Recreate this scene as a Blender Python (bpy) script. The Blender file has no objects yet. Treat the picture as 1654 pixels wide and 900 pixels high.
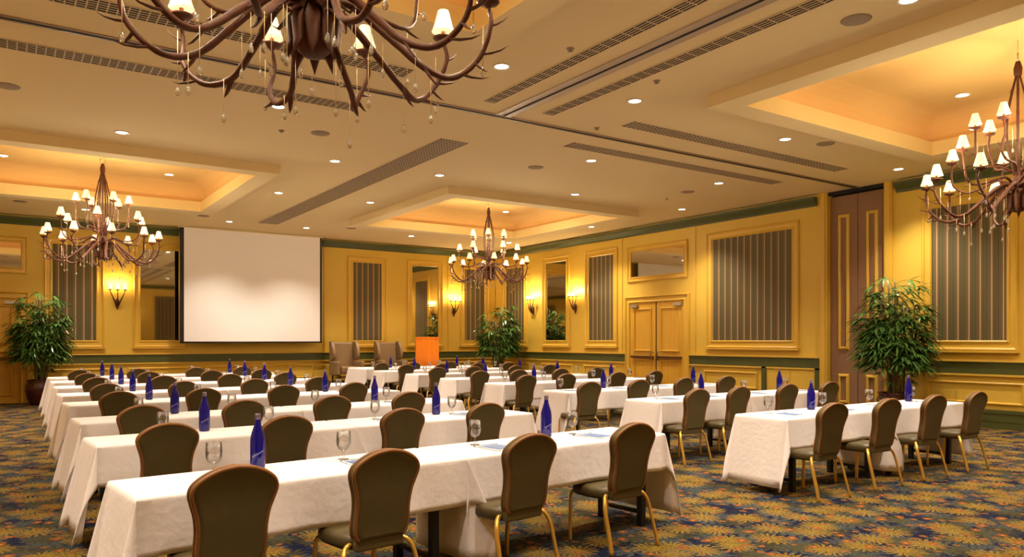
import bpy, bmesh, math, random
from mathutils import Vector, Matrix, Euler
R = math.radians
PI = math.pi
random.seed(7)
SC = bpy.context.scene
COL = SC.collection

# ------------------------------------------------------------------ camera, world, exposure
YAW = math.atan(822 / 1214)
cd = bpy.data.cameras.new('camera')
cam = bpy.data.objects.new('camera', cd); COL.objects.link(cam)
cam.location = (0, 0, 1.53)
cam.rotation_euler = (R(90), 0, -YAW)
cd.sensor_fit = 'HORIZONTAL'; cd.sensor_width = 36
cd.lens = 36 * 1214 / 1654
cd.shift_y = 100 / 1654
cd.clip_start = 0.05
SC.camera = cam
wd = bpy.data.worlds.new('world'); SC.world = wd; wd.use_nodes = True
wd.node_tree.nodes['Background'].inputs[0].default_value = (0.02, 0.016, 0.01, 1)
vs = SC.view_settings
vs.view_transform = 'Standard'; vs.look = 'None'; vs.gamma = 1; vs.use_curve_mapping = False
vs.exposure = -0.1
SC.cycles.max_bounces = 8; SC.cycles.diffuse_bounces = 5; SC.cycles.glossy_bounces = 4
SC.cycles.transmission_bounces = 8; SC.cycles.transparent_max_bounces = 8
SC.cycles.sample_clamp_indirect = 4.0
SC.cycles.caustics_reflective = False; SC.cycles.caustics_refractive = False

WARM = (1.0, 0.87, 0.70)
P_DOWN = 72        # ceiling downlight, W
P_TRAYDOWN = 27
P_CHAND = 22       # per chandelier bulb light
P_COVE_FILL = 4
P_SCONCE = 9
SHADE_E = 1.25

X0, X1, Y0, Y1, ZC = -2.9, 14.2, -1.2, 22.0, 4.6     # the room
COFFERS = [(1.45, 3.85), (9.87, 3.85), (1.45, 15.75), (9.87, 15.6)]
CH = 2.24          # half opening of a coffer

# ------------------------------------------------------------------ helpers
def tag(o, label=None, cat=None, group=None, kind=None):
    if label: o['label'] = label
    if cat: o['category'] = cat
    if group: o['group'] = group
    if kind: o['kind'] = kind
    return o

def empty(name, loc=(0, 0, 0), rz=0, label=None, cat=None, group=None, kind=None, parent=None):
    o = bpy.data.objects.new(name, None); COL.objects.link(o)
    o.empty_display_size = 0.1
    o.location = loc; o.rotation_euler = (0, 0, rz)
    if parent: o.parent = parent
    return tag(o, label, cat, group, kind)

def copy_tree(o, parent=None):
    c = o.copy(); COL.objects.link(c); c.parent = parent
    for ch in o.children: copy_tree(ch, c)
    return c

def catmull(pts, n=6):
    pts = [Vector(p) for p in pts]; out = []
    P = [2 * pts[0] - pts[1]] + pts + [2 * pts[-1] - pts[-2]]
    for i in range(1, len(P) - 2):
        a, b, c, d = P[i - 1], P[i], P[i + 1], P[i + 2]
        for k in range(n):
            t = k / n
            out.append(0.5 * ((2 * b) + (c - a) * t + (2 * a - 5 * b + 4 * c - d) * t * t + (3 * b - a - 3 * c + d) * t ** 3))
    out.append(pts[-1]); return out

class MB:
    def __init__(s): s.v = []; s.f = []; s.sm = []
    def add(s, vs_, fs, smooth=False, M=None):
        n = len(s.v)
        s.v += [tuple(M @ Vector(v)) if M else tuple(v) for v in vs_]
        s.f += [tuple(i + n for i in f) for f in fs]; s.sm += [smooth] * len(fs)
        return s
    def box(s, x0, x1, y0, y1, z0, z1, M=None):
        if x0 > x1: x0, x1 = x1, x0
        if y0 > y1: y0, y1 = y1, y0
        v = [(x, y, z) for z in (z0, z1) for y in (y0, y1) for x in (x0, x1)]
        return s.add(v, [(0, 2, 3, 1), (4, 5, 7, 6), (0, 1, 5, 4), (2, 6, 7, 3), (0, 4, 6, 2), (1, 3, 7, 5)], False, M)
    def tube(s, pts, rad, n=8, M=None, flat=1.0, cap=True):
        pts = [Vector(p) for p in pts]; m = len(pts)
        if not hasattr(rad, '__len__'): rad = [rad] * m
        vs_ = []; up = None
        for i, p in enumerate(pts):
            t = (pts[min(i + 1, m - 1)] - pts[max(i - 1, 0)]).normalized()
            if up is None:
                up = Vector((0, 0, 1)) if abs(t.z) < .9 else Vector((0, 1, 0))
            a = t.cross(up).normalized(); b = a.cross(t).normalized(); up = b
            for k in range(n):
                w = 2 * PI * k / n
                vs_.append(p + (a * math.cos(w) + b * math.sin(w) * flat) * rad[i])
        fs = [(i * n + k, i * n + (k + 1) % n, (i + 1) * n + (k + 1) % n, (i + 1) * n + k) for i in range(m - 1) for k in range(n)]
        if cap: fs += [tuple(range(n))[::-1], tuple((m - 1) * n + k for k in range(n))]
        return s.add(vs_, fs, True, M)
    def lathe(s, prof, n=20, M=None, smooth=True):
        vs_ = []
        for r, z in prof:
            for k in range(n):
                w = 2 * PI * k / n; vs_.append((r * math.cos(w), r * math.sin(w), z))
        m = len(prof)
        fs = [(i * n + k, i * n + (k + 1) % n, (i + 1) * n + (k + 1) % n, (i + 1) * n + k) for i in range(m - 1) for k in range(n)]
        if prof[0][0] > 1e-5: fs.append(tuple(range(n))[::-1])
        if prof[-1][0] > 1e-5: fs.append(tuple((m - 1) * n + k for k in range(n)))
        return s.add(vs_, fs, smooth, M)
    def build(s, name, m=None, parent=None, loc=None, bevel=0, subsurf=0, weld=False, flatten=False):
        me = bpy.data.meshes.new(name)
        me.from_pydata(s.v, [], s.f)
        me.polygons.foreach_set('use_smooth', s.sm if not flatten else [False] * len(s.f))
        bm = bmesh.new(); bm.from_mesh(me)
        if weld: bmesh.ops.remove_doubles(bm, verts=bm.verts, dist=1e-4)
        bmesh.ops.recalc_face_normals(bm, faces=bm.faces)
        bm.to_mesh(me); bm.free()
        o = bpy.data.objects.new(name, me); COL.objects.link(o)
        if m: me.materials.append(m)
        if parent: o.parent = parent
        if loc: o.location = loc
        if bevel:
            b = o.modifiers.new('b', 'BEVEL'); b.width = bevel; b.segments = 2; b.limit_method = 'ANGLE'; b.harden_normals = False
        if subsurf:
            b = o.modifiers.new('s', 'SUBSURF'); b.levels = subsurf; b.render_levels = subsurf
        return o

def T(x, y, z): return Matrix.Translation((x, y, z))
def RX(a): return Matrix.Rotation(a, 4, 'X')
def RY(a): return Matrix.Rotation(a, 4, 'Y')
def RZ(a): return Matrix.Rotation(a, 4, 'Z')

# ------------------------------------------------------------------ materials
def srgb(r, g, b):
    f = lambda c: (c / 255 / 12.92) if c / 255 <= .04045 else ((c / 255 + .055) / 1.055) ** 2.4
    return (f(r), f(g), f(b), 1)

def new_mat(name):
    m = bpy.data.materials.new(name); m.use_nodes = True
    return m, m.node_tree.nodes, m.node_tree.links, m.node_tree.nodes['Principled BSDF']

def mat(name, col, rough=.5, metal=0, var=.08, scale=6, bump=0, coat=0, trans=0, ior=1.45, stretch=None, spec=.5):
    m, N, L, b = new_mat(name)
    b.inputs['Roughness'].default_value = rough; b.inputs['Metallic'].default_value = metal
    b.inputs['Coat Weight'].default_value = coat; b.inputs['Transmission Weight'].default_value = trans
    b.inputs['IOR'].default_value = ior; b.inputs['Specular IOR Level'].default_value = spec
    tc = N.new('ShaderNodeTexCoord'); mp = N.new('ShaderNodeMapping'); L.new(tc.outputs['Object'], mp.inputs[0])
    if stretch: mp.inputs['Scale'].default_value = stretch
    nz = N.new('ShaderNodeTexNoise'); nz.inputs['Scale'].default_value = scale; nz.inputs['Detail'].default_value = 4
    L.new(mp.outputs[0], nz.inputs['Vector'])
    mx = N.new('ShaderNodeMix'); mx.data_type = 'RGBA'
    mx.inputs['A'].default_value = tuple(c * (1 - var) for c in col[:3]) + (1,)
    mx.inputs['B'].default_value = tuple(min(1, c * (1 + var)) for c in col[:3]) + (1,)
    L.new(nz.outputs['Fac'], mx.inputs['Factor']); L.new(mx.outputs['Result'], b.inputs['Base Color'])
    if bump:
        bp = N.new('ShaderNodeBump'); bp.inputs['Strength'].default_value = bump; bp.inputs['Distance'].default_value = .01
        n2 = N.new('ShaderNodeTexNoise'); n2.inputs['Scale'].default_value = scale * 12; L.new(mp.outputs[0], n2.inputs['Vector'])
        L.new(n2.outputs['Fac'], bp.inputs['Height']); L.new(bp.outputs[0], b.inputs['Normal'])
    return m

def emit(name, col, e, base=(.9, .85, .7, 1)):
    m, N, L, b = new_mat(name)
    b.inputs['Base Color'].default_value = base
    b.inputs['Emission Color'].default_value = tuple(col[:3]) + (1,)
    b.inputs['Emission Strength'].default_value = e
    b.inputs['Roughness'].default_value = .8
    return m

M_wall = mat('gold_wall_paint', srgb(212, 174, 66), .55, var=.07, scale=1.2)
M_trim = mat('gold_trim_paint', srgb(212, 170, 62), .4, var=.06, scale=3)
M_ceil = mat('cream_ceiling_paint', srgb(230, 208, 160), .9, var=.02, scale=1)
M_tray = mat('ochre_tray_paint', srgb(214, 172, 104), .8, var=.05, scale=2)
M_lip_lit = mat('lip_lit_gold', srgb(236, 204, 132), .7, var=.03)  # golden light on the coffer lip, put into its base colour
M_green = mat('dark_green_moulding', srgb(74, 78, 38), .35, var=.1)
M_brown = mat('taupe_partition_fabric', srgb(136, 100, 72), .8, var=.1, scale=8)
M_dark = mat('dark_gap', srgb(22, 16, 12), .8)
M_black = mat('black_frame', srgb(20, 16, 15), .5)
M_screen = mat('matte_white_screen', srgb(246, 240, 240), .9, var=.01)
M_mirror = mat('mirror_glass', srgb(205, 200, 185), .03, metal=1, var=.01)
M_door = mat('honey_wood', srgb(206, 156, 50), .35, var=.14, scale=2.5, stretch=(6, 6, .5))
M_cloth = mat('white_linen', srgb(244, 234, 232), .85, var=.02, scale=1.6, bump=.35)
M_olive = mat('olive_upholstery', srgb(86, 76, 44), .75, var=.1, scale=30, bump=.08)
M_vinyl = mat('olive_vinyl_seat', srgb(84, 72, 44), .38, var=.1, scale=10)
M_rim = mat('bronze_piping', srgb(132, 88, 46), .45, var=.15, scale=20)
M_gold = mat('brass_leg', srgb(226, 180, 84), .28, metal=.7, var=.05)
M_tleg = mat('black_table_leg', srgb(14, 13, 14), .5)
M_top = mat('plywood_top', srgb(120, 90, 60), .6)
M_blue = mat('cobalt_glass', (0.008, 0.006, 0.26, 1), .08, var=.05, trans=.45, ior=1.4, coat=.3)
M_bcap = mat('bottle_cap', srgb(120, 110, 130), .3, metal=.6)
M_script = mat('silver_script', srgb(190, 185, 200), .5)
def thin_glass(name, tint, ior=1.35, k=1.0):
    m, N, L, b = new_mat(name); out = N['Material Output']
    tr = N.new('ShaderNodeBsdfTransparent'); tr.inputs[0].default_value = tint
    gl = N.new('ShaderNodeBsdfGlossy'); gl.inputs['Roughness'].default_value = .03
    fr = N.new('ShaderNodeLayerWeight'); fr.inputs['Blend'].default_value = .38
    mr = N.new('ShaderNodeMath'); mr.operation = 'MULTIPLY_ADD'; mr.inputs[1].default_value = .75 * k; mr.inputs[2].default_value = .05
    L.new(fr.outputs['Fresnel'], mr.inputs[0])
    mx = N.new('ShaderNodeMixShader'); L.new(mr.outputs[0], mx.inputs[0]); L.new(tr.outputs[0], mx.inputs[1]); L.new(gl.outputs[0], mx.inputs[2])
    L.new(mx.outputs[0], out.inputs['Surface']); return m
M_glass = thin_glass('clear_glass', (.985, .985, .98, 1), k=.9)
M_pad = mat('printed_pad_cover', srgb(104, 128, 172), .5, var=.4, scale=14)
M_paper = mat('white_paper', srgb(240, 240, 240), .7, var=.01)
M_edge = mat('dark_binding', srgb(50, 50, 66), .6)
M_iron = mat('rusted_iron', srgb(80, 38, 14), .58, metal=.1, var=.45, scale=18)
M_amber = mat('amber_candle', srgb(224, 140, 50), .4)
M_shade = emit('glowing_parchment_shade', (1.0, .76, .40), SHADE_E, (.85, .66, .36, 1))
M_bulb = emit('downlight_lens', (1.0, .93, .78), 14)
M_ring = mat('white_metal_ring', srgb(226, 214, 190), .5)
M_spk = mat('speaker_grille', srgb(150, 130, 108), .8, var=.1, scale=60)
M_crys = mat('crystal', (.98, .95, .86, 1), .08, trans=.8, var=.01)
M_wire = mat('fine_gold_wire', srgb(236, 206, 156), .35, metal=.2)
M_pot = mat('oxblood_glazed_pot', srgb(58, 18, 22), .2, var=.2, coat=.4)
M_soil = mat('soil', srgb(40, 28, 18), .95, var=.3, scale=40)
M_leaf = mat('palm_leaf', srgb(84, 122, 58), .24, var=.5, scale=7, coat=.15)
M_cane = mat('palm_cane', srgb(104, 92, 52), .6, var=.3, scale=20)
M_wing = mat('taupe_leather', srgb(136, 110, 78), .42, var=.08)
M_lect = mat('orange_wood_veneer', srgb(232, 128, 18), .3, var=.2, scale=2.2, stretch=(5, 5, .4))
M_stage = mat('stage_carpet', srgb(70, 62, 46), .9, var=.2, scale=20)
M_bronze = mat('bronze_hardware', srgb(110, 78, 48), .3, metal=.8)
M_steel = mat('closer_metal', srgb(170, 160, 140), .35, metal=.6)

def stripes():
    m, N, L, b = new_mat('striped_fabric'); b.inputs['Roughness'].default_value = .7
    uv = N.new('ShaderNodeTexCoord'); sp = N.new('ShaderNodeSeparateXYZ'); L.new(uv.outputs['Object'], sp.inputs[0])
    d = N.new('ShaderNodeMath'); d.operation = 'DIVIDE'; d.inputs[1].default_value = .185; L.new(sp.outputs['X'], d.inputs[0])
    fr = N.new('ShaderNodeMath'); fr.operation = 'FRACT'; L.new(d.outputs[0], fr.inputs[0])
    cr = N.new('ShaderNodeValToRGB'); cr.color_ramp.interpolation = 'CONSTANT'; e = cr.color_ramp.elements
    tab = [(0, (102, 82, 50)), (.12, (96, 78, 44)), (.26, (76, 72, 36)), (.42, (98, 80, 46)), (.50, (78, 74, 38)), (.66, (98, 78, 46)), (.83, (186, 150, 106)), (.93, (106, 84, 52))]
    e[0].position = 0; e[0].color = srgb(*tab[0][1]); e[1].position = tab[1][0]; e[1].color = srgb(*tab[1][1])
    for p, c in tab[2:]:
        x = e.new(p); x.color = srgb(*c)
    L.new(fr.outputs[0], cr.inputs[0]); L.new(cr.outputs[0], b.inputs['Base Color'])
    return m
M_stripe = stripes()

def carpet():
    m, N, L, b = new_mat('patterned_carpet'); b.inputs['Roughness'].default_value = .95; b.inputs['Specular IOR Level'].default_value = .15
    tc = N.new('ShaderNodeTexCoord')
    def noise(s, det=3, dist=0, rot=0, sc=(1, 1, 1), off=0):
        mp = N.new('ShaderNodeMapping'); mp.inputs['Rotation'].default_value = (0, 0, rot); mp.inputs['Scale'].default_value = sc
        mp.inputs['Location'].default_value = (off, off, 0)
        L.new(tc.outputs['Object'], mp.inputs[0])
        n = N.new('ShaderNodeTexNoise'); n.inputs['Scale'].default_value = s; n.inputs['Detail'].default_value = det; n.inputs['Distortion'].default_value = dist
        L.new(mp.outputs[0], n.inputs['Vector']); return n.outputs['Fac']
    def step(s, a, w=.03):
        r = N.new('ShaderNodeMapRange'); r.inputs[1].default_value = a - w; r.inputs[2].default_value = a + w; L.new(s, r.inputs[0]); r.clamp = True
        return r.outputs[0]
    def mix(f, a, c):
        x = N.new('ShaderNodeMix'); x.data_type = 'RGBA'; L.new(f, x.inputs['Factor'])
        for k, v in (('A', a), ('B', c)):
            if isinstance(v, tuple): x.inputs[k].default_value = v
            else: L.new(v, x.inputs[k])
        return x.outputs['Result']
    def mul(a, c):
        x = N.new('ShaderNodeMath'); x.operation = 'MULTIPLY'; L.new(a, x.inputs[0]); L.new(c, x.inputs[1]); return x.outputs[0]
    def M(op, a, c=None):
        x = N.new('ShaderNodeMath'); x.operation = op
        for k, v in enumerate((a, c)):
            if v is None: continue
            if isinstance(v, (int, float)): x.inputs[k].default_value = v
            else: L.new(v, x.inputs[k])
        return x.outputs[0]
    warp = N.new('ShaderNodeTexNoise'); warp.inputs['Scale'].default_value = 9; L.new(tc.outputs['Object'], warp.inputs['Vector'])
    wsc = N.new('ShaderNodeVectorMath'); wsc.operation = 'SCALE'; wsc.inputs['Scale'].default_value = .07; L.new(warp.outputs['Color'], wsc.inputs[0])
    def burst(scale, petals, off, rmax, rmin=.15, rnd_=.95):
        """leafy star bursts scattered over the pile"""
        mp = N.new('ShaderNodeMapping'); mp.inputs['Location'].default_value = (off, off * .7, 0)
        L.new(tc.outputs['Object'], mp.inputs[0])
        ad = N.new('ShaderNodeVectorMath'); ad.operation = 'ADD'; L.new(mp.outputs[0], ad.inputs[0]); L.new(wsc.outputs[0], ad.inputs[1])
        v = N.new('ShaderNodeTexVoronoi'); v.voronoi_dimensions = '2D'; v.inputs['Scale'].default_value = scale; v.inputs['Randomness'].default_value = rnd_
        L.new(ad.outputs[0], v.inputs['Vector'])
        sb = N.new('ShaderNodeVectorMath'); sb.operation = 'SUBTRACT'; L.new(ad.outputs[0], sb.inputs[0]); L.new(v.outputs['Position'], sb.inputs[1])
        sp = N.new('ShaderNodeSeparateXYZ'); L.new(sb.outputs[0], sp.inputs[0])
        th = M('ARCTAN2', sp.outputs['Y'], sp.outputs['X'])
        pet = M('ABSOLUTE', M('SINE', M('ADD', M('MULTIPLY', th, petals / 2), M('MULTIPLY', v.outputs['Distance'], 3.0))))
        rad = M('ADD', M('MULTIPLY', pet, rmax - rmin), rmin)
        return M('LESS_THAN', v.outputs['Distance'], rad)
    base = mix(step(noise(7, 3, 1.5, .4, (1, 2, 1)), .52, .05), srgb(10, 13, 38), srgb(24, 29, 50))
    c = mix(M('MULTIPLY', burst(3.9, 9, 1.7, .62), step(noise(30, 2, 1, .5, (1, 4, 1)), .44, .05)), base, srgb(66, 70, 64))
    c = mix(M('MULTIPLY', burst(3.0, 13, 5.1, .48), step(noise(34, 2, 1.5, .9, (1, 3, 1)), .46, .05)), c, srgb(62, 56, 20))
    c = mix(M('MULTIPLY', burst(2.7, 17, 9.3, .44, .12), step(noise(42, 2, 1.5, -.5, (1, 3, 1)), .45, .05)), c, srgb(132, 104, 30))
    c = mix(burst(5.2, 7, 3.3, .17, .09, 1), c, srgb(118, 74, 30))
    c = mix(burst(3.3, 8, 7.9, .14, .09, 1), c, srgb(124, 64, 26))
    c = mix(burst(3.3, 8, 7.9, .05, .04, 1), c, srgb(150, 110, 40))
    L.new(c, b.inputs['Base Color'])
    bp = N.new('ShaderNodeBump'); bp.inputs['Strength'].default_value = .3; bp.inputs['Distance'].default_value = .01
    L.new(noise(160, 2), bp.inputs['Height']); L.new(bp.outputs[0], b.inputs['Normal'])
    return m
M_carpet = carpet()

# ------------------------------------------------------------------ wall frames: W(a, z, out) -> world
class Wall:
    def __init__(s, kind): s.k = kind
    def p(s, a, z, o):
        return {'right': (X1 - o, a, z), 'back': (a, Y1 - o, z), 'left': (X0 + o, a, z), 'rear': (a, Y0 + o, z)}[s.k]
    def box(s, mb, a0, a1, z0, z1, o0, o1):
        p, q = s.p(a0, z0, o0), s.p(a1, z1, o1)
        mb.box(min(p[0], q[0]), max(p[0], q[0]), min(p[1], q[1]), max(p[1], q[1]), z0, z1); return mb
    # local frame: x along the wall, y out of the wall
    def at(s, a, z=0, o=0):
        rz = {'right': PI / 2, 'back': PI, 'left': -PI / 2, 'rear': 0}[s.k]
        return s.p(a, z, o), rz
WR, WB, WL, WQ = Wall('right'), Wall('back'), Wall('left'), Wall('rear')

PROF = [(0, .0), (0, .022), (.02, .04), (.045, .032), (.055, .02), (.125, .02), (.135, .038), (.155, .052), (.175, .036), (.18, 0)]
PROF_S = [(0, 0), (0, .012), (.012, .028), (.03, .03), (.045, .016), (.055, 0)]
def frame_ring(mb, x0, x1, z0, z1, prof, y=0):
    vs_ = []; n = len(prof)
    for u, h in prof:
        for (x, z) in ((x0 - u, z0 - u), (x1 + u, z0 - u), (x1 + u, z1 + u), (x0 - u, z1 + u)):
            vs_.append((x, y + h, z))
    fs = [(i * 4 + k, i * 4 + (k + 1) % 4, (i + 1) * 4 + (k + 1) % 4, (i + 1) * 4 + k) for i in range(n - 1) for k in range(4)]
    return mb.add(vs_, fs)

# ------------------------------------------------------------------ floor, walls, ceiling
def struct(o): o['kind'] = 'structure'; return o
struct(MB().box(X0 - .2, X1 + .4, Y0 - .2, Y1 + .2, -.1, 0).build('floor', M_carpet))
RA, RB = 8.03, 9.25      # partition pocket in the right wall
mb = MB()
mb.box(X1, X1 + .2, Y0 - .2, RA, 0, ZC + .02); mb.box(X1, X1 + .2, RB, Y1, 0, ZC + .02)
mb.box(X1 + .2, X1 + .4, Y0 - .2, Y1 + .2, 0, ZC + .02)
struct(mb.build('wall_right', M_wall))
struct(MB().box(X0 - .2, X1 + .2, Y1, Y1 + .2, 0, ZC + .02).build('wall_back', M_wall))
struct(MB().box(X0 - .2, X0, Y0 - .2, Y1, 0, ZC + .02).build('wall_left', M_wall))
struct(MB().box(X0, X1, Y0 - .2, Y0, 0, ZC + .02).build('wall_rear', M_wall))

SOFF = .33
holes = [(cx - CH - SOFF, cx + CH + SOFF, cy - CH - SOFF, cy + CH + SOFF) for cx, cy in COFFERS]
xs = sorted({X0 - .2, X1 + .4} | {round(h[i], 4) for h in holes for i in (0, 1)})
ys = sorted({Y0 - .2, Y1 + .2} | {round(h[i], 4) for h in holes for i in (2, 3)})
mb = MB()
for i in range(len(xs) - 1):
    for j in range(len(ys) - 1):
        cx, cy = (xs[i] + xs[i + 1]) / 2, (ys[j] + ys[j + 1]) / 2
        if any(h[0] < cx < h[1] and h[2] < cy < h[3] for h in holes): continue
        mb.box(xs[i], xs[i + 1], ys[j], ys[j + 1], ZC, ZC + .12)
struct(mb.build('ceiling', M_ceil))

def ringmesh(cx, cy, prof, cap):
    vs_ = []; n = len(prof)
    for u, z in prof:
        h = CH + u
        vs_ += [(cx - h, cy - h, z), (cx + h, cy - h, z), (cx + h, cy + h, z), (cx - h, cy + h, z)]
    fs = [(i * 4 + k, i * 4 + (k + 1) % 4, (i + 1) * 4 + (k + 1) % 4, (i + 1) * 4 + k) for i in range(n - 1) for k in range(4)]
    if cap: fs.append(tuple((n - 1) * 4 + k for k in range(4)))
    return vs_, fs
for cx, cy in COFFERS:
    mb = MB(); mb.add(*ringmesh(cx, cy, [(SOFF, ZC + .1), (SOFF, 4.44), (.0, 4.44)], False))
    struct(mb.build('ceiling_soffit', M_ceil))
    mb = MB(); mb.add(*ringmesh(cx, cy, [(0, 4.44), (0, 4.655), (.04, 4.655), (.04, 4.5), (.24, 4.5)], False))
    struct(mb.build('ceiling_lip', M_lip_lit))
    pr = [(.24, 4.5), (.24, 4.70)] + [(-.36 + .60 * math.cos(w), 4.70 + .33 * math.sin(w)) for w in [R(a) for a in range(12, 91, 13)]]
    mb = MB(); mb.add(*ringmesh(cx, cy, pr, True))
    o = struct(mb.build('ceiling_tray', M_tray))

def area(name, loc, rot, sx, sy, e, col=WARM):
    l = bpy.data.lights.new(name, 'AREA'); l.shape = 'RECTANGLE'; l.size = sx; l.size_y = sy; l.energy = e; l.color = col
    o = bpy.data.objects.new(name, l); COL.objects.link(o); o.location = loc; o.rotation_euler = rot; return o
for cx, cy in COFFERS:      # unseen fill lamps added behind each lip, facing up to warm the tray
    for k in range(4):
        a = k * PI / 2; r = CH + .14
        area('added_cove_fill', (cx + r * math.sin(a), cy + r * math.cos(a), 4.53), (PI, 0, -a), 2 * CH, .08, P_COVE_FILL, (1, .72, .40))

# crown, rail, base, pilasters, wainscot frames
def runs(wall, spans, z0, z1, o, name, m, o0=0):
    mb = MB()
    for a, b_ in spans: wall.box(mb, a, b_, z0, z1, o0, o)
    return struct(mb.build(name, m))
crown = MB()
def crown_run(mb, wall, a0, a1, e0=True, e1=True):
    prof = [(.0, 4.36), (.03, 4.36), (.05, 4.40), (.13, 4.50), (.15, 4.545), (.0, 4.545)]
    vs_ = [];
    for a, e in ((a0, e0), (a1, e1)):
        for o, z in prof: vs_.append(wall.p(a, z, o))
    n = len(prof)
    fs = [(k, (k + 1) % n, n + (k + 1) % n, n + k) for k in range(n)] + [tuple(range(n)), tuple(range(n, 2 * n))]
    mb.add(vs_, fs)
crown_run(crown, WR, Y0, 7.80); crown_run(crown, WR, 9.50, Y1)
struct(crown.build('trim_crown_right', M_green))
crown = MB(); crown_run(crown, WB, X0, 3.95); crown_run(crown, WB, 7.98, X1)
struct(crown.build('trim_crown_back', M_green))
crown = MB(); crown_run(crown, WL, Y0, Y1); struct(crown.build('trim_crown_left', M_green))
crown = MB(); crown_run(crown, WQ, X0, X1); struct(crown.build('trim_crown_rear', M_green))

DR = (13.05, 15.36)     # right wall door, outer trim
DL = (-1.55, .52)       # back wall door, outer trim
railsR = [(Y0, 7.89), (9.42, DR[0]), (DR[1], Y1)]
railsB = [(X0, DL[0]), (DL[1], X1)]
for w, nm, sp in ((WR, 'right', railsR), (WB, 'back', railsB), (WL, 'left', [(Y0, Y1)]), (WQ, 'rear', [(X0, X1)])):
    runs(w, sp, .94, 1.155, .03, 'trim_rail_' + nm, M_green)
    runs(w, sp, 1.155, 1.19, .06, 'trim_rail_cap_' + nm, M_trim)
    runs(w, sp, .905, .94, .045, 'trim_rail_foot_' + nm, M_trim)
bR = [(Y0, 7.89), (10.88, DR[0]), (DR[1], Y1)]
for w, nm, sp in ((WR, 'right', bR), (WB, 'back', railsB), (WL, 'left', [(Y0, Y1)]), (WQ, 'rear', [(X0, X1)])):
    runs(w, sp, 0, .27, .03, 'baseboard_' + nm, M_green)
    mb = MB()
    for a, b_ in sp: w.box(mb, a, b_, .27, .33, 0, .04)
    for a, b_ in sp: w.box(mb, a, b_, .13, .145, 0, .036)
    struct(mb.build('trim_base_cap_' + nm, M_trim if nm != 'right' else M_green))
mb = MB()
for a, b_ in ((7.87, RA), (RB, 9.42)): WR.box(mb, a, b_, 0, ZC, 0, .05)
for a, b_ in ((7.90, 8.0), (RB + .04, 9.38)): WR.box(mb, a, b_, 0, ZC, .05, .07)
struct(mb.build('trim_pilaster', M_trim))
mb = MB()
for a in (15.5, 12.85): WR.box(mb, a, a + .05, 1.19, 4.36, 0, .02)
for a in (8.02, 12.3): WB.box(mb, a, a + .05, 1.19, 4.36, 0, .02)
struct(mb.build('trim_batten', M_trim))

def wains(wall, spans, nm):
    mb = MB()
    for a0, a1 in spans:
        loc, rz = wall.at((a0 + a1) / 2); h = abs(a1 - a0) / 2
        t = MB(); frame_ring(t, -h + .06, h - .06, .46, .76, PROF_S)
        mb.add(t.v, t.f, False, T(*loc) @ RZ(rz))
    struct(mb.build('trim_wainscot_' + nm, M_trim))
wains(WR, [(.2, 1.9), (2.1, 3.7), (3.9, 5.4), (5.6, 7.25), (11.0, 12.6), (15.75, 17.2), (17.7, 19.3), (19.9, 21.4)], 'right')
wains(WB, [(.75, 2.3), (2.7, 4.3), (4.5, 6.0), (6.2, 7.7), (8.5, 10.3), (10.7, 12.2), (12.7, 14.0)], 'back')
wains(WL, [(y, y + 1.8) for y in range(0, 21, 2)], 'left')
wains(WQ, [(x, x + 1.8) for x in range(-2, 13, 2)], 'rear')

# ------------------------------------------------------------------ striped wall panels and mirrors
def wall_panel(wall, a0, a1, label, z0=1.53, z1=3.95, mirror=False, group=None, sill=True):
    c, h = (a0 + a1) / 2, abs(a1 - a0) / 2
    loc, rz = wall.at(c, 0, 0)
    t = empty('wall_mirror' if mirror else 'striped_wall_panel', loc, rz, label, 'mirror' if mirror else 'wall panel', group)
    MB().box(-h, h, 0, .015, z0, z1).build('mirror_glass' if mirror else 'fabric', M_mirror if mirror else M_stripe, t)
    f = MB(); frame_ring(f, -h, h, z0, z1, PROF if sill else [(u * .8, v) for u, v in PROF]); f.build('frame', M_trim, t)
    if sill:
        MB().box(-h - .2, h + .2, 0, .085, z0 - .215, z0 - .175).build('sill', M_trim, t)
    return t
G1 = 'striped fabric panels framed in gold'
wall_panel(WR, 5.89, 7.14, 'tall striped fabric panel in gold frame behind the palm beside the partition pocket', group=G1)
wall_panel(WR, 10.11, 12.32, 'widest striped fabric panel, between the double door and the partition pocket', group=G1)
wall_panel(WR, 15.88, 16.93, 'narrow striped panel just left of the honey wood double door', group=G1)
wall_panel(WR, 20.25, 21.3, 'striped panel behind the corner palm, on the door-side wall', group=G1)
wall_panel(WB, 12.95, 13.75, 'striped panel left of the corner palm, on the screen wall', group=G1)
wall_panel(WB, 8.96, 9.9, 'striped fabric panel above the two wing chairs', group=G1)
wall_panel(WB, 1.02, 1.98, 'striped panel behind the left chandelier, beside the left palm', group=G1)
for a, d in ((2.6, 'nearest'),): wall_panel(WR, 1.4, 3.6, 'wide striped fabric panel on the door-side wall nearest the rear wall', group=G1)
wall_panel(WQ, 6.9, 7.9, 'striped panel on the rear wall, seen in the mirror by the screen', group=G1)
wall_panel(WQ, 9.6, 11.2, 'striped panel on the rear wall near the door-side corner', group=G1)
wall_panel(WQ, 2.0, 4.0, 'striped panel on the rear wall behind the camera', group=G1)
for y in (1.5, 7.0, 12.5, 18.0):
    wall_panel(WL, y, y + 1.6, 'striped panel on the left wall, %s along from the rear' % {1.5: 'first', 7.0: 'second', 12.5: 'third', 18.0: 'fourth'}[y], group=G1)
G2 = 'gold framed wall mirrors'
wall_panel(WR, 18.02, 19.04, 'tall gold framed mirror between the two door-side wall sconces', mirror=True, group=G2)
wall_panel(WR, 13.25, 15.15, 'wide low mirror mounted above the honey wood double door', 3.25, 3.93, True, G2, sill=False)
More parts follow.
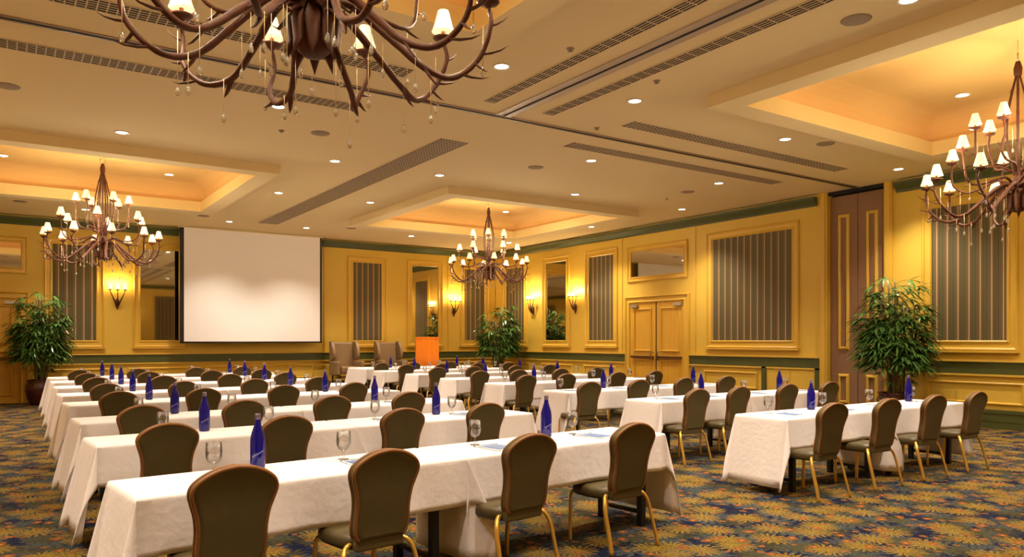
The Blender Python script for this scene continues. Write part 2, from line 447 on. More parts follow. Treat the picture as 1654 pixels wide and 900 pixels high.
wall_panel(WB, 3.02, 3.95, 'tall gold framed mirror beside the left edge of the projection screen', mirror=True, group=G2)
wall_panel(WB, 10.98, 11.93, 'tall gold framed mirror behind the orange lectern', mirror=True, group=G2)
wall_panel(WB, -1.4, .36, 'wide low mirror high on the wall above the left palm', 3.3, 3.93, True, G2, sill=False)

# ------------------------------------------------------------------ doors
def double_door(n, wall, a0, a1, ztop):
    c, h = (a0 + a1) / 2, (a1 - a0) / 2
    loc, rz = wall.at(c)
    t = empty('door_%d' % n, loc, rz, kind='structure')
    ins = .17; hi = h - ins; zi = ztop - ins
    f = MB()
    vs_ = []
    pr = PROF
    for u, v in pr:
        vs_ += [(-hi - u, v * 1.3, 0), (-hi - u, v * 1.3, zi + u), (hi + u, v * 1.3, zi + u), (hi + u, v * 1.3, 0)]
    fs = [(i * 4 + k, i * 4 + k + 1, (i + 1) * 4 + k + 1, (i + 1) * 4 + k) for i in range(len(pr) - 1) for k in range(3)]
    f.add(vs_, fs); f.build('door_casing', M_trim, t)
    for s in (-1, 1):
        x0, x1 = sorted((s * .006, s * hi))
        lf = MB().box(x0, x1, .002, .012, 0, zi)
        for z0, z1 in ((.22, .98), (1.28, zi - .2)):
            frame_ring(lf, x0 + .2, x1 - .2, z0, z1, PROF_S, .012)
        leaf = lf.build('door_leaf', M_door, t)
        MB().box(x0 + .07, x1 - .02 if s < 0 else x1 - .07, .03, .07, 1.06, 1.12).build('panic_bar', M_bronze, leaf)
        MB().tube(catmull([(s * .09, .03, 1.02), (s * .07, .09, 1.05), (s * .11, .1, 1.12), (s * .10, .09, 1.2), (s * .08, .03, 1.22)]), .016).build('door_handle', M_bronze, leaf)
        MB().box(s * (hi - .32), s * (hi - .06), .02, .08, zi - .12, zi - .05).build('door_closer', M_steel, leaf)
    MB().box(-.012, .012, .012, .02, 0, zi).build('door_seam', M_dark, t)
    return t
double_door(1, WR, DR[0], DR[1], 2.71)
double_door(2, WB, DL[0], DL[1], 2.71)

# low cupboard in the wainscot with a green surround
loc, rz = WR.at((9.42 + 10.88) / 2)
t = empty('wall_cupboard', loc, rz, 'low two-leaf cupboard in dark green surround beside the partition pocket', 'cupboard')
MB().box(-.73, -.61, 0, .045, 0, .94).box(.61, .73, 0, .045, 0, .94).box(-.61, .61, 0, .03, .9, .94).box(-.61, .61, 0, .03, 0, .04).build('frame', M_green, t)
for s in (-1, 1):
    x0, x1 = sorted((s * .004, s * .605))
    MB().box(x0, x1, 0, .025, .045, .895).build('door', M_wall, t, bevel=.004)

# partition pocket
PO = X1 + .1
for a0, a1, lab in ((8.04, 8.635, 'taupe partition panel with narrow gold frames, beside the palm'), (8.645, 9.24, 'taupe partition panel with narrow gold frames, beside the widest striped panel')):
    t = empty('partition_panel', (PO, (a0 + a1) / 2, 0), PI / 2, lab, 'partition panel', 'taupe folding partition panels')
    h = (a1 - a0) / 2
    MB().box(-h, h, -.03, .03, .02, 4.5).build('panel', M_brown, t, bevel=.008)
    for z0, z1 in ((1.40, 4.05), (.3, .78)):
        f = MB(); frame_ring(f, -.06, .06, z0, z1, [(0, 0), (0, .02), (.015, .035), (.04, .03), (.06, .012), (.065, 0)], .03)
        f.build('frame', M_trim, t)
mb = MB(); mb.box(X1 + .165, X1 + .2, RA, RB, 0, ZC); mb.box(X1 + .0, X1 + .2, RA, RB, 4.53, ZC)
struct(mb.build('trim_pocket', M_dark))

# ceiling tracks
mb = MB(); mb.box(X0, X1 + .15, 8.545, 8.665, ZC - .012, ZC)
struct(mb.build('trim_track', mat('track_metal', srgb(150, 125, 100), .4, metal=.3)))
struct(MB().box(X0, X1 + .15, 8.585, 8.625, ZC - .016, ZC - .011).build('trim_track_slot', M_dark))
mb = MB(); mb.box(5.52, 5.77, Y0, 8.545, ZC - .012, ZC)
struct(mb.build('trim_track', mat('track_plate', srgb(176, 158, 140), .4, metal=.2)))
struct(MB().box(5.63, 5.665, Y0, 8.54, ZC - .016, ZC - .011).build('trim_track_slot', M_dark))

# ------------------------------------------------------------------ ceiling vents
M_vent = mat('vent_metal', srgb(206, 180, 146), .6)
def vent(x0, x1, y0, y1, label):
    cx, cy = (x0 + x1) / 2, (y0 + y1) / 2; along = (x1 - x0) > (y1 - y0)
    Ln, Wd = (x1 - x0, y1 - y0) if along else (y1 - y0, x1 - x0)
    t = empty('ceiling_vent', (cx, cy, ZC), 0 if along else PI / 2, label, 'vent', 'long slotted ceiling vents')
    MB().box(-Ln / 2, Ln / 2, -Wd / 2, Wd / 2, -.004, -.001).build('backing', M_dark, t)
    s = MB(); n = max(4, int(Wd / .05))
    for k in range(n + 1):
        y = -Wd / 2 + k * Wd / n
        s.box(-Ln / 2, Ln / 2, y - .006, y + .006, -.008, -.004)
    k = -Ln / 2
    while k <= Ln / 2:
        s.box(k - .006, k + .006, -Wd / 2, Wd / 2, -.007, -.004); k += (.085 if Wd > .2 else .17)
    s.build('slats', M_vent, t)
vent(X0 + .3, 3.87, 9.23, 9.5, 'slotted ceiling vent just beyond the long track, left of the room')
vent(X0 + .3, 3.87, 7.68, 7.95, 'slotted ceiling vent behind the large overhead chandelier')
vent(5.1, 5.26, Y0 + .5, 8.18, 'narrow slotted ceiling vent left of the short ceiling track')
vent(6.03, 6.2, Y0 + .5, 8.18, 'narrow slotted ceiling vent right of the short ceiling track')
vent(7.32, 12.5, 7.75, 8.02, 'slotted ceiling vent on the near side of the long track, towards the palm')
vent(7.32, 12.5, 9.1, 9.37, 'slotted ceiling vent on the far side of the long track, towards the cupboard')
vent(5.5, 6.0, 10.05, 19.95, 'widest slotted ceiling vent, running towards the projection screen')

# ------------------------------------------------------------------ downlights, speakers, sprinklers
def lamp_data(name, e, ang=110, blend=.7, rad=.05):
    l = bpy.data.lights.new(name, 'SPOT'); l.energy = e; l.color = WARM; l.spot_size = R(ang); l.spot_blend = blend; l.shadow_soft_size = rad; return l
LD = lamp_data('downlight_beam', P_DOWN * 4, 106, 1.0); LT = lamp_data('tray_downlight_beam', P_TRAYDOWN * 4)
dl_proto = None
ringm = MB().lathe([(.075, -.002), (.10, -.002), (.105, -.008), (.10, -.012), (.08, -.010), (.075, -.004)], 24)
lensm = MB().lathe([(.0, -.005), (.076, -.005), (.076, -.003), (.0, -.003)], 20)
def downlight(x, y, z, label, data, grp):
    global dl_proto
    if dl_proto is None:
        o = empty('downlight'); ringm.build('trim_ring', M_ring, o); lensm.build('lens', M_bulb, o); dl_proto = o
    else: o = copy_tree(dl_proto)
    o.location = (x, y, z); tag(o, label, 'downlight', grp)
    s = bpy.data.objects.new('downlight_beam', data); COL.objects.link(s); s.location = (0, 0, -.03); s.parent = o
    return o
NX = {}
DLS = [(1.45, 12.4, 'before the left coffer'), (2.99, 9.88, 'beyond the long track, behind the overhead chandelier'), (4.7, 12.34, 'left of the widest vent, near its start'),
       (6.76, 15.6, 'right of the widest vent, halfway along'), (6.71, 12.31, 'right of the widest vent, near its start'), (4.62, 7.03, 'beside the overhead chandelier, before the long track'),
       (6.7, 7.09, 'before the long track, right of the short track'), (8.31, 9.86, 'between the far vent and the corner coffer'), (9.87, 7.15, 'between the near vent and the right coffer'),
       (11.56, 9.88, 'beyond the far vent, towards the cupboard'), (9.95, 12.33, 'just before the corner coffer'), (4.74, 15.65, 'beside the left coffer, left of the widest vent'),
       (4.83, 20.15, 'directly in front of the screen, left of two'), (1.6, 20.2, 'behind the left chandelier, near the screen wall'), (13.27, 7.26, 'by the wall above the right palm'),
       (6.84, 20.1, 'directly in front of the screen, right of two'), (9.93, 19.95, 'behind the corner coffer, above the wing chairs'), (13.15, 15.6, 'above the narrow panel beside the double door'),
       (13.15, 12.33, 'in front of the widest striped panel'), (6.75, 3.6, 'near the top edge, left of the round speaker'), (-1.7, 12.4, 'beyond the left coffer side'), (-1.7, 7.1, 'left of the overhead chandelier'),
       (13.15, 3.7, 'by the wall above the nearest striped panel'), (9.87, .4, 'behind the camera on the door side'), (1.45, .2, 'behind the camera'), (4.62, 3.6, 'above the nearest table row'), (13.15, 19.6, 'above the corner palm'), (-1.7, 3.8, 'left behind the camera'), (-1.7, 17, 'left of the left coffer')]
for x, y, d in DLS: downlight(x, y, ZC, 'round recessed downlight ' + d, LD, 'recessed downlights in the flat ceiling')
TN = {0: 'overhead', 1: 'right', 2: 'left', 3: 'corner'}
for i, (cx, cy) in enumerate(COFFERS):
    for sx in (-1, 1):
        for sy in (-1, 1):
            if i == 3 and sy < 0: continue
            downlight(cx + sx * 1.45, cy + sy * 1.42, 5.03, 'recessed downlight inside the %s coffer, %s %s corner' % (TN[i], 'far' if sy > 0 else 'near', 'left' if sx < 0 else 'right'), LT, 'downlights inside the coffers')
sp_ = None
for x, y, d in [(.04, 10.92, 'far left, beyond the vents'), (3.89, 10.81, 'beyond the overhead chandelier'), (7.82, 10.8, 'before the corner coffer'), (6.76, 4.11, 'nearest, by the right coffer edge'),
             (10.62, 6.96, 'between the near vent and right coffer'), (11.71, 10.82, 'towards the double door'), (7.89, 19.5, 'right of the projection screen top'), (.31, 19.8, 'behind the left chandelier'), (4.09, 19.6, 'above the screen left edge')]:
    if sp_ is None:
        o = MB().lathe([(0, -.012), (.12, -.012), (.135, -.006), (.14, 0), (0, 0)], 28).build('ceiling_speaker', M_spk); sp_ = o
    else: o = sp_.copy(); COL.objects.link(o)
    o.location = (x, y, ZC); tag(o, 'round grey ceiling speaker ' + d, 'speaker', 'round ceiling speakers')
sk = None
def un(px, py, z):
    d = 1214 * (1.53 - z) / (py - 550); s = (px - 827) / 1214 * d
    S_, C_ = math.sin(YAW), math.cos(YAW); return d * S_ + s * C_, d * C_ - s * S_
for x, y, d in [(3.37, 10.99, 'beside the speaker beyond the overhead chandelier'), (4.94, 6.2, 'left of the narrow vents'), (7.1, 8.3, 'by the long track middle'), (6.4, 6.4, 'right of the narrow vents'), (11.9, 11.6, 'before the widest striped panel')]:
    if sk is None:
        o = MB().lathe([(0, -.03), (.03, -.028), (.012, -.02), (.012, -.008), (.04, -.006), (.045, 0), (0, 0)], 16).build('sprinkler_head', M_spk); sk = o
    else: o = sk.copy(); COL.objects.link(o)
    o.location = (x, y, ZC); tag(o, 'small sprinkler head ' + d, 'sprinkler', 'ceiling sprinkler heads')

# ------------------------------------------------------------------ projection screen
YS = 21.62
t = empty('projection_screen', (5.9, YS, 1.46), 0, 'large white projection screen with thin black border', 'projection screen')
sx0, sx1 = 4.015 - 5.9, 7.77 - 5.9
MB().box(sx0, sx1, -.004, .004, .04, 3.1).build('screen_fabric', M_screen, t)
MB().box(sx0 - .10, sx0, -.01, .03, 0, 3.1).box(sx1, sx1 + .055, -.01, .03, 0, 3.1).box(sx0, sx1, .004, .03, .02, 3.1).build('black_border', M_black, t)
MB().tube([(sx0 - .10, 0, .02), (sx1 + .055, 0, .02)], .022).build('weight_bar', M_black, t)
MB().box(sx0 - .12, sx1 + .08, -.03, .12, 3.1, 3.13).build('housing', M_ceil, t)

# ------------------------------------------------------------------ chairs
def chair_outline():
    # half width by height, upholstered back
    hw = [(.0, .140), (.03, .160), (.09, .166), (.18, .163), (.26, .172), (.32, .190), (.37, .204), (.405, .200), (.435, .178), (.468, .128), (.490, .066), (.498, 0)]
    L_ = [(w, z) for z, w in hw]
    sm = catmull([(w, z, 0) for w, z in L_], 3)
    right = [(p.x, p.y) for p in sm]
    left = [(-x, z) for x, z in right[::-1][1:]]
    return right + left          # starts bottom right, round the top, ends bottom left
OUT = chair_outline()
def back_surface(z):   # lean of the back
    return -.185 - .16 * z - .10 * max(0, z - .3) ** 1.2
def make_chair():
    root = empty('banquet_chair')
    zb = .43
    n = len(OUT); layers = [(-.036, .80), (-.040, .93), (-.030, .985), (0, 1.0), (.024, .985), (.034, .93), (.030, .80)]
    vs_ = []; cz = .25
    for dy, s in layers:
        for x, z in OUT:
            zz = cz + (z - cz) * (1 - (1 - s) * .5); xx = x * s
            vs_.append((xx, back_surface(zz) + dy, zb + zz))
    fs = [(i * n + k, i * n + (k + 1) % n, (i + 1) * n + (k + 1) % n, (i + 1) * n + k) for i in range(len(layers) - 1) for k in range(n)]
    mb = MB(); mb.add(vs_, fs, True)
    for li in (0, len(layers) - 1):      # filled faces by row strips
        base = li * n; m2 = n // 2
        idx = [base + k for k in range(n)]
        f2 = []
        for k in range(m2):
            a, b_, c, d = idx[k], idx[k + 1], idx[n - 2 - k], idx[n - 1 - k]
            if b_ == c: f2.append((a, b_, d))
            else: f2.append((a, b_, c, d))
        mb.f += f2; mb.sm += [True] * len(f2)
    back = mb.build('backrest', M_olive, root, weld=True)
    # piping around the rear edge and front edge of the back
    for dy, nm in ((-.030, 'piping'), (.022, 'piping')):
        pts = [(x * .985, back_surface(z) + dy, zb + .25 + (z - .25) * .99) for x, z in OUT]
        MB().tube(pts, .012 if dy < 0 else .009, 6).build(nm, M_rim, back)
    # top roll between pipings (wood-coloured welt shows at the shoulder)
    # seat
    sv = []; prof = [(.0, .92), (.02, 1.0), (.055, 1.0), (.078, .95), (.088, .80), (.092, .4)]
    m = 28
    def seat_pt(w, s):
        c, si = math.cos(w), math.sin(w)
        e = 2 / 3.6
        hw = .205 if si > 0 else .185
        x = math.copysign(abs(c) ** e, c) * (.195 + .025 * si) * s; y = math.copysign(abs(si) ** e, si) * .215 * s
        return x, y + .02
    for z, s in prof:
        for k in range(m):
            x, y = seat_pt(2 * PI * k / m, s); sv.append((x, y, .368 + z))
    fs = [(i * m + k, i * m + (k + 1) % m, (i + 1) * m + (k + 1) % m, (i + 1) * m + k) for i in range(len(prof) - 1) for k in range(m)]
    fs += [tuple(range(m))[::-1], tuple((len(prof) - 1) * m + k for k in range(m))]
    MB().add(sv, fs, True).build('seat', M_vinyl, root)
    # bracket joining seat and back, upholstered
    bk = MB().box(-.15, .15, -.215, -.16, .37, .46)
    bk.build('back_bracket', M_vinyl, root, bevel=.01)
    for s in (-1, 1):
        # rear leg: leaves the seat rail, bends and splays back and out
        pts = catmull([(s * .12, -.13, .40), (s * .175, -.155, .398), (s * .212, -.185, .365), (s * .232, -.21, .29), (s * .238, -.25, .14), (s * .244, -.285, .004)], 5)
        MB().tube(pts, [.0165] * len(pts), 8, flat=.8).build('leg', M_gold, root)
        pts = catmull([(s * .12, .17, .39), (s * .17, .185, .388), (s * .192, .195, .35), (s * .195, .20, .24), (s * .192, .205, .12), (s * .19, .205, .004)], 5)
        MB().tube(pts, [.0165] * len(pts), 8, flat=.8).build('leg', M_gold, root)
    MB().tube([(-.13, -.13, .385), (-.13, .17, .385)], .01).tube([(.13, -.13, .385), (.13, .17, .385)], .01).build('seat_rail', M_gold, root)
    return root

# rows: near edge is Y = y0 + slope * (x - xl); two tables per row
ROWS_L = [(.50, 4.54, 4.06, .10, .62, [.90, 1.72, 2.78, 3.78], [1.27, 3.61]),
          (.54, 4.67, 6.24, .07, .64, [.98, 1.86, 2.92, 3.82], [1.42, 3.74]),
          (.57, 4.88, 8.02, .08, .64, [1.04, 1.98, 2.95, 3.90], [1.50, 3.85]),
          (.62, 5.05, 10.25, .07, .64, [1.11, 2.07, 3.11, 4.12], [1.58, 4.02]),
          (.66, 5.15, 12.15, .07, .64, [1.18, 2.18, 3.24, 4.28], [1.63, 4.10]),
          (.71, 5.25, 14.2, .06, .64, [1.24, 2.25, 3.36, 4.38], [1.71, 4.23]),
          (.75, 5.32, 16.1, .06, .64, [1.26, 2.30, 3.46, 4.46], [1.77, 4.35]),
          (.78, 5.4, 17.95, .06, .64, [1.28, 2.35, 3.52, 4.55], [1.78, 4.48])]
ROWS_R = [(6.38, 9.92, 4.60, 0.0, .64, [6.60, 7.56, 8.50, 9.46], [7.46, 9.50]),
          (6.83, 10.40, 6.76, .02, .64, [7.10, 7.90, 8.95, 9.95], [8.12, 9.92]),
          (6.95, 10.62, 8.76, .02, .64, [7.05, 8.05, 9.05, 10.10], [8.05, 10.2]),
          (7.28, 11.0, 11.0, .02, .64, [7.50, 8.40, 9.65, 10.65], [8.28, 10.24]),
          (7.45, 11.2, 13.0, .02, .64, [7.80, 8.75, 9.85, 10.85], [8.45, 10.4]),
          (7.74, 11.6, 15.2, .02, .64, [8.05, 9.0, 10.2, 11.2], [8.75, 10.9]),
          (7.86, 11.8, 17.3, .02, .64, [8.30, 9.3, 10.4, 11.4], [8.95, 11.1]),
          (8.12, 12.0, 19.0, .0, 1.3, [8.40, 9.35, 10.5, 11.5], [9.05, 11.2])]
ORD = ['nearest', 'second', 'third', 'fourth', 'fifth', 'sixth', 'seventh', 'farthest']
FROMW = ['first', 'second', 'third', 'fourth']

def cloth_mesh(L_, D, s=.295, e=.68, seed=0, ends=(1, 1)):
    """draped rectangular cloth; origin at the top centre; ends: 1 free end, 0 end abutting another table"""
    rnd = random.Random(seed)
    hx, hy = L_ / 2, D / 2
    per = []   # (base x, base y, drop, func(rho)->(dx,dy))
    ph = [rnd.uniform(0, 6) for _ in range(8)]
    def side(x, sy):
        def h(r):
            w = math.cos(PI * x / L_) ** .5 if abs(x) < hx else 0
            o = .05 * r + .020 * (r / s) ** 1.5 * math.sin(7.5 * x + ph[0] + sy) * w + .008 * (r / s) * math.sin(17 * x + ph[1]) * w
            return (0, sy * o)
        d = s * (1 + .03 * math.sin(3 * x + ph[2] * sy) + .012 * math.sin(9 * x + ph[3]))
        return h, d
    def end(y, sx, fl, e):
        def h(r):
            w = math.cos(PI * y / D) ** .5 if abs(y) < hy else 0
            return (sx * (fl * r + (.018 * (r / e) * math.sin(9 * y + ph[4]) * w if fl > .05 else 0)), 0)
        return h, e
    def corner(sx, sy, fl, kk, dirx, e):
        out = []
        m = 18
        for i in range(m + 1):
            th = PI / 2 * i / m
            r = min(s / max(math.cos(th), 1e-6), e / max(math.sin(th), 1e-6))
            def h(rho, th=th):
                b = rho * kk * math.sin(2 * th) ** 1.0
                ux, uy = (math.sin(th), math.cos(th)) if dirx else (.95, .45)
                n = math.hypot(ux, uy); ux /= n; uy /= n
                return (sx * (b * ux + fl * rho * math.sin(th) ** 2), sy * (b * uy + .05 * rho * math.cos(th) ** 2))
            out.append((h, r))
        return out
    nx, ny = max(8, int(L_ / .08)), max(5, int(D / .1))
    FL = {1: .15, 0: .012}
    def push(bx, by, h, d): per.append((bx, by, h, d))
    eL, eR = ends
    dL = e if eL else .27; dR = e
    # near side left -> right
    for i in range(1, nx):
        x = -hx + L_ * i / nx; h, d = side(x, -1); push(x, -hy, h, d)
    for h, d in corner(1, -1, FL[eR], .15 if eR else .40, eR, dR): push(hx, -hy, h, d)
    for i in range(1, ny):
        y = -hy + D * i / ny; h, d = end(y, 1, FL[eR], dR); push(hx, y, h, d)
    for h, d in corner(1, 1, FL[eR], .15 if eR else .2, eR, dR)[::-1]: push(hx, hy, h, d)
    for i in range(1, nx):
        x = hx - L_ * i / nx; h, d = side(x, 1); push(x, hy, h, d)
    for h, d in corner(-1, 1, FL[eL], .15 if eL else .1, eL, dL): push(-hx, hy, h, d)
    for i in range(1, ny):
        y = hy - D * i / ny; h, d = end(y, -1, FL[eL], dL); push(-hx, y, h, d)
    for h, d in corner(-1, -1, FL[eL], .17 if eL else .08, eL, dL)[::-1]: push(-hx, -hy, h, d)
    n = len(per); vs_ = []
    fr = [0, .04, .1, .2, .32, .45, .6, .75, .88, 1.0]
    for bx, by, h, d in per: vs_.append((bx * (1 - .014 / hx), by * (1 - .014 / hy), 0))
    for bx, by, h, d in per: vs_.append((bx * (1 - .004 / hx), by * (1 - .004 / hy), -.004))
    for f_ in fr[1:]:
        for bx, by, h, d in per:
            rho = d * f_; dx, dy = h(rho)
            z = -math.sqrt(max(rho * rho - dx * dx - dy * dy, 0)) - .006
            vs_.append((bx + dx, by + dy, max(z, -.752)))
    rows = len(fr) + 1
    fs = [(i * n + k, i * n + (k + 1) % n, (i + 1) * n + (k + 1) % n, (i + 1) * n + k) for i in range(rows - 1) for k in range(n)]
    fs.append(tuple(range(n)))
    return MB().add(vs_, fs, True)

chair0 = make_chair(); used = [False]
def place_chair(x, y, rz, label, group):
    c = chair0 if not used[0] else copy_tree(chair0); used[0] = True
    c.location = (x, y, 0); c.rotation_euler = (0, 0, rz); return tag(c, label, 'chair', group)

def make_bottle():
    r = empty('water_bottle')
    MB().lathe([(0, 0.002), (.036, .0), (.043, .006), (.044, .02), (.044, .165), (.0425, .185), (.036, .215), (.026, .245), (.0185, .27), (.0155, .295), (.0155, .315), (.0, .315)], 20).build('bottle_body', M_blue, r)
    MB().lathe([(.0155, .296), (.0175, .298), (.0175, .326), (.015, .330), (0, .330)], 16).build('cap', M_bcap, r)
    pts = []
    for k in range(34):
        u = k / 33; w = -2.45 + 1.55 * u
        pts.append((.0446 * math.cos(w), .0446 * math.sin(w), .075 + .035 * u + .007 * math.sin(u * 30) * (1 - .4 * u)))
    MB().tube(pts, .0011, 4).build('script_mark', M_script, r)
    return r
def make_glass():
    r = empty('water_goblet')
    MB().lathe([(0, 0), (.034, .0005), (.034, .003), (.012, .006), (.006, .012), (.0055, .045), (.012, .055), (.032, .068), (.044, .095), (.0465, .125), (.043, .182), (.0415, .182), (.045, .125), (.0425, .096), (.031, .071), (.008, .060), (0, .058)], 20).build('bowl', M_glass, r)
    return r
def make_pad():
    r = empty('notepad')
    MB().box(-.105, .105, -.14, .14, 0, .006).build('pages', M_paper, r)
    MB().box(-.088, .088, -.12, .10, .0062, .0085, RZ(.1)).build('printed_card', M_pad, r)
    MB().box(-.106, .106, .128, .142, -.0002, .0075).build('binding', M_edge, r)
    return r
protos = {}
def place(kind, fn, x, y, rz, label, cat, group, z=.7585):
    if kind not in protos: protos[kind] = o = fn()
    else: o = copy_tree(protos[kind])
    o.location = (x, y, z); o.rotation_euler = (0, 0, rz); return tag(o, label, cat, group)

def make_table(x0, x1, yc, rot, depth, label, cl_label, grp, cgrp, seed, ends):
    L_ = math.hypot(x1 - x0, (x1 - x0) * rot) - .012; D = depth
    cx, a = (x0 + x1) / 2, math.atan(rot)
    t = empty('banquet_table', (cx, yc, 0), a, label, 'table', grp)
    MB().box(-L_ / 2 + .012, L_ / 2 - .012, -D / 2 + .012, D / 2 - .012, .72, .745).build('tabletop', M_top, t, bevel=.004)
    for sx in (-1, 1):
        for sy in (-1, 1):
            x, y = sx * (L_ / 2 - .2), sy * (D / 2 - .09)
            lg = MB().box(x - .027, x + .027, y - .027, y + .027, 0, .72).build('leg', M_tleg, t, bevel=.004)
        MB().box(sx * (L_ / 2 - .215), sx * (L_ / 2 - .185), -D / 2 + .1, D / 2 - .1, .10, .13).build('leg_brace', M_tleg, t)
    c = cloth_mesh(L_, D, seed=seed, ends=ends).build('tablecloth', M_cloth, weld=True)
    c.location = (cx, yc, .757); c.rotation_euler = (0, 0, a)
    sd = c.modifiers.new('s', 'SOLIDIFY'); sd.thickness = .003; sd.offset = -1
    tag(c, cl_label, 'tablecloth', cgrp)

seed = 1
for blk, rows in (('screen-side', ROWS_L), ('door-side', ROWS_R)):
    side_ = 'left' if blk == 'screen-side' else 'right'
    for i, (xl, xr, y0, sl, dep, cx_, bx_) in enumerate(rows):
        xm = (xl + xr) / 2
        if (blk, i) == ('screen-side', 0): xm = 2.50
        edge = lambda x: y0 + sl * (x - xl)
        a = math.atan(sl); nm = ORD[i] + ' row'
        for j, (a0, a1) in enumerate(((xl, xm), (xm, xr))):
            c = (a0 + a1) / 2; seed += 1
            wh = 'left' if j == 0 else 'right'
            make_table(a0, a1, edge(c) + dep / 2, sl, dep,
                       'black-legged banquet table, %s half of the %s in the %s block' % (wh, nm, side_),
                       'white tablecloth on the %s half of the %s in the %s block' % (wh, nm, side_),
                       'black-legged tables of the %s block' % side_, 'white tablecloths of the %s block' % side_, seed, (1, 0) if j == 0 else (0, 1))
        for j, x in enumerate(cx_):
            jit = random.uniform(-.05, .05)
            y = edge(x) - .36 + .27
            place_chair(x, y, a + jit * .6, 'olive banquet chair, %s from left in the %s of the %s block' % (FROMW[j], nm, side_), 'olive banquet chairs, %s block' % side_)
            place('glass', make_glass, x + .11, edge(x) + .47, 0, 'clear water goblet at the %s seat from left, %s of the %s block' % (FROMW[j], nm, side_), 'glass', 'water goblets, %s block' % side_)
            place('pad', make_pad, x + .16, edge(x) + .25, a + random.uniform(-.15, .15), 'white notepad with blue printed card, %s seat from left, %s, %s block' % (FROMW[j], nm, side_), 'notepad', 'notepads, %s block' % side_, z=.7585)
        for j, x in enumerate(bx_):
            place('bottle', make_bottle, x, edge(x) + .47, random.uniform(-.2, .2), 'cobalt blue water bottle on the %s half of the %s, %s block' % ('left' if j == 0 else 'right', nm, side_), 'bottle', 'cobalt water bottles, %s block' % side_)

# ------------------------------------------------------------------ stage, wing chairs, lectern
struct(MB().box(7.4, 12.1, 20.45, 21.9, 0, .3).build('floor_riser', M_stage, bevel=.01))
def wing_chair(x, y, label):
    t = empty('wing_chair', (x, y, .3), PI, label, 'armchair', 'taupe wing chairs on the riser')
    # local: front is -y after rotation faces camera; build facing +y
    MB().box(-.30, .30, -.22, .36, .26, .46).build('seat', M_wing, t, bevel=.04)
    b = MB(); b.box(-.33, .33, -.36, -.22, .26, 1.20, T(0, 0, 0) @ RX(R(4))); b.build('backrest', M_wing, t, bevel=.05)
    for s in (-1, 1):
        w = MB(); pr = catmull([(-.34, .62, 0), (-.08, .66, 0), (.0, .80, 0), (-.03, .98, 0), (-.10, 1.10, 0), (-.2, 1.20, 0), (-.36, 1.20, 0)], 4)
        x0, x1 = (s * .33, s * .42)
        vs_ = [(x0, p.x, p.y) for p in pr] + [(x1, p.x, p.y) for p in pr]; n = len(pr)
        w.add(vs_, [(k, (k + 1) % n, n + (k + 1) % n, n + k) for k in range(n)] + [tuple(range(n)), tuple(range(n, 2 * n))]); w.build('wing', M_wing, t, bevel=.02)
        MB().box(s * .31, s * .43, -.34, .34, .2, .62).build('arm', M_wing, t, bevel=.04)
        for yy in (-.28, .28):
            MB().lathe([(.02, 0), (.03, .2), (.03, .27)], 10, T(s * .33, yy, 0)).build('leg', M_bronze, t)
wing_chair(8.44, 21.2, 'taupe leather wing chair, left one of two below the striped panel')
wing_chair(9.86, 21.2, 'taupe leather wing chair nearer the orange lectern')
t = empty('lectern', (11.0, 21.0, .3), 0, 'orange veneer lectern standing in front of the tall mirror', 'lectern')
t.rotation_euler = (0, 0, -R(25))
MB().box(-.36, .36, -.24, -.20, .05, 1.33).build('front_panel', M_lect, t, bevel=.004)
for s in (-1, 1): MB().box(s * .33, s * .36, -.20, .22, .05, 1.27).build('side_panel', M_lect, t)
MB().box(-.37, .37, -.26, .26, 1.30, 1.335, T(0, 0, 0)).build('top', M_lect, t, bevel=.005)
MB().box(-.33, .33, -.20, .22, .6, .62).build('shelf', M_lect, t)
MB().box(-.38, .38, -.27, .25, 0, .05).build('base', M_bronze, t, bevel=.005)

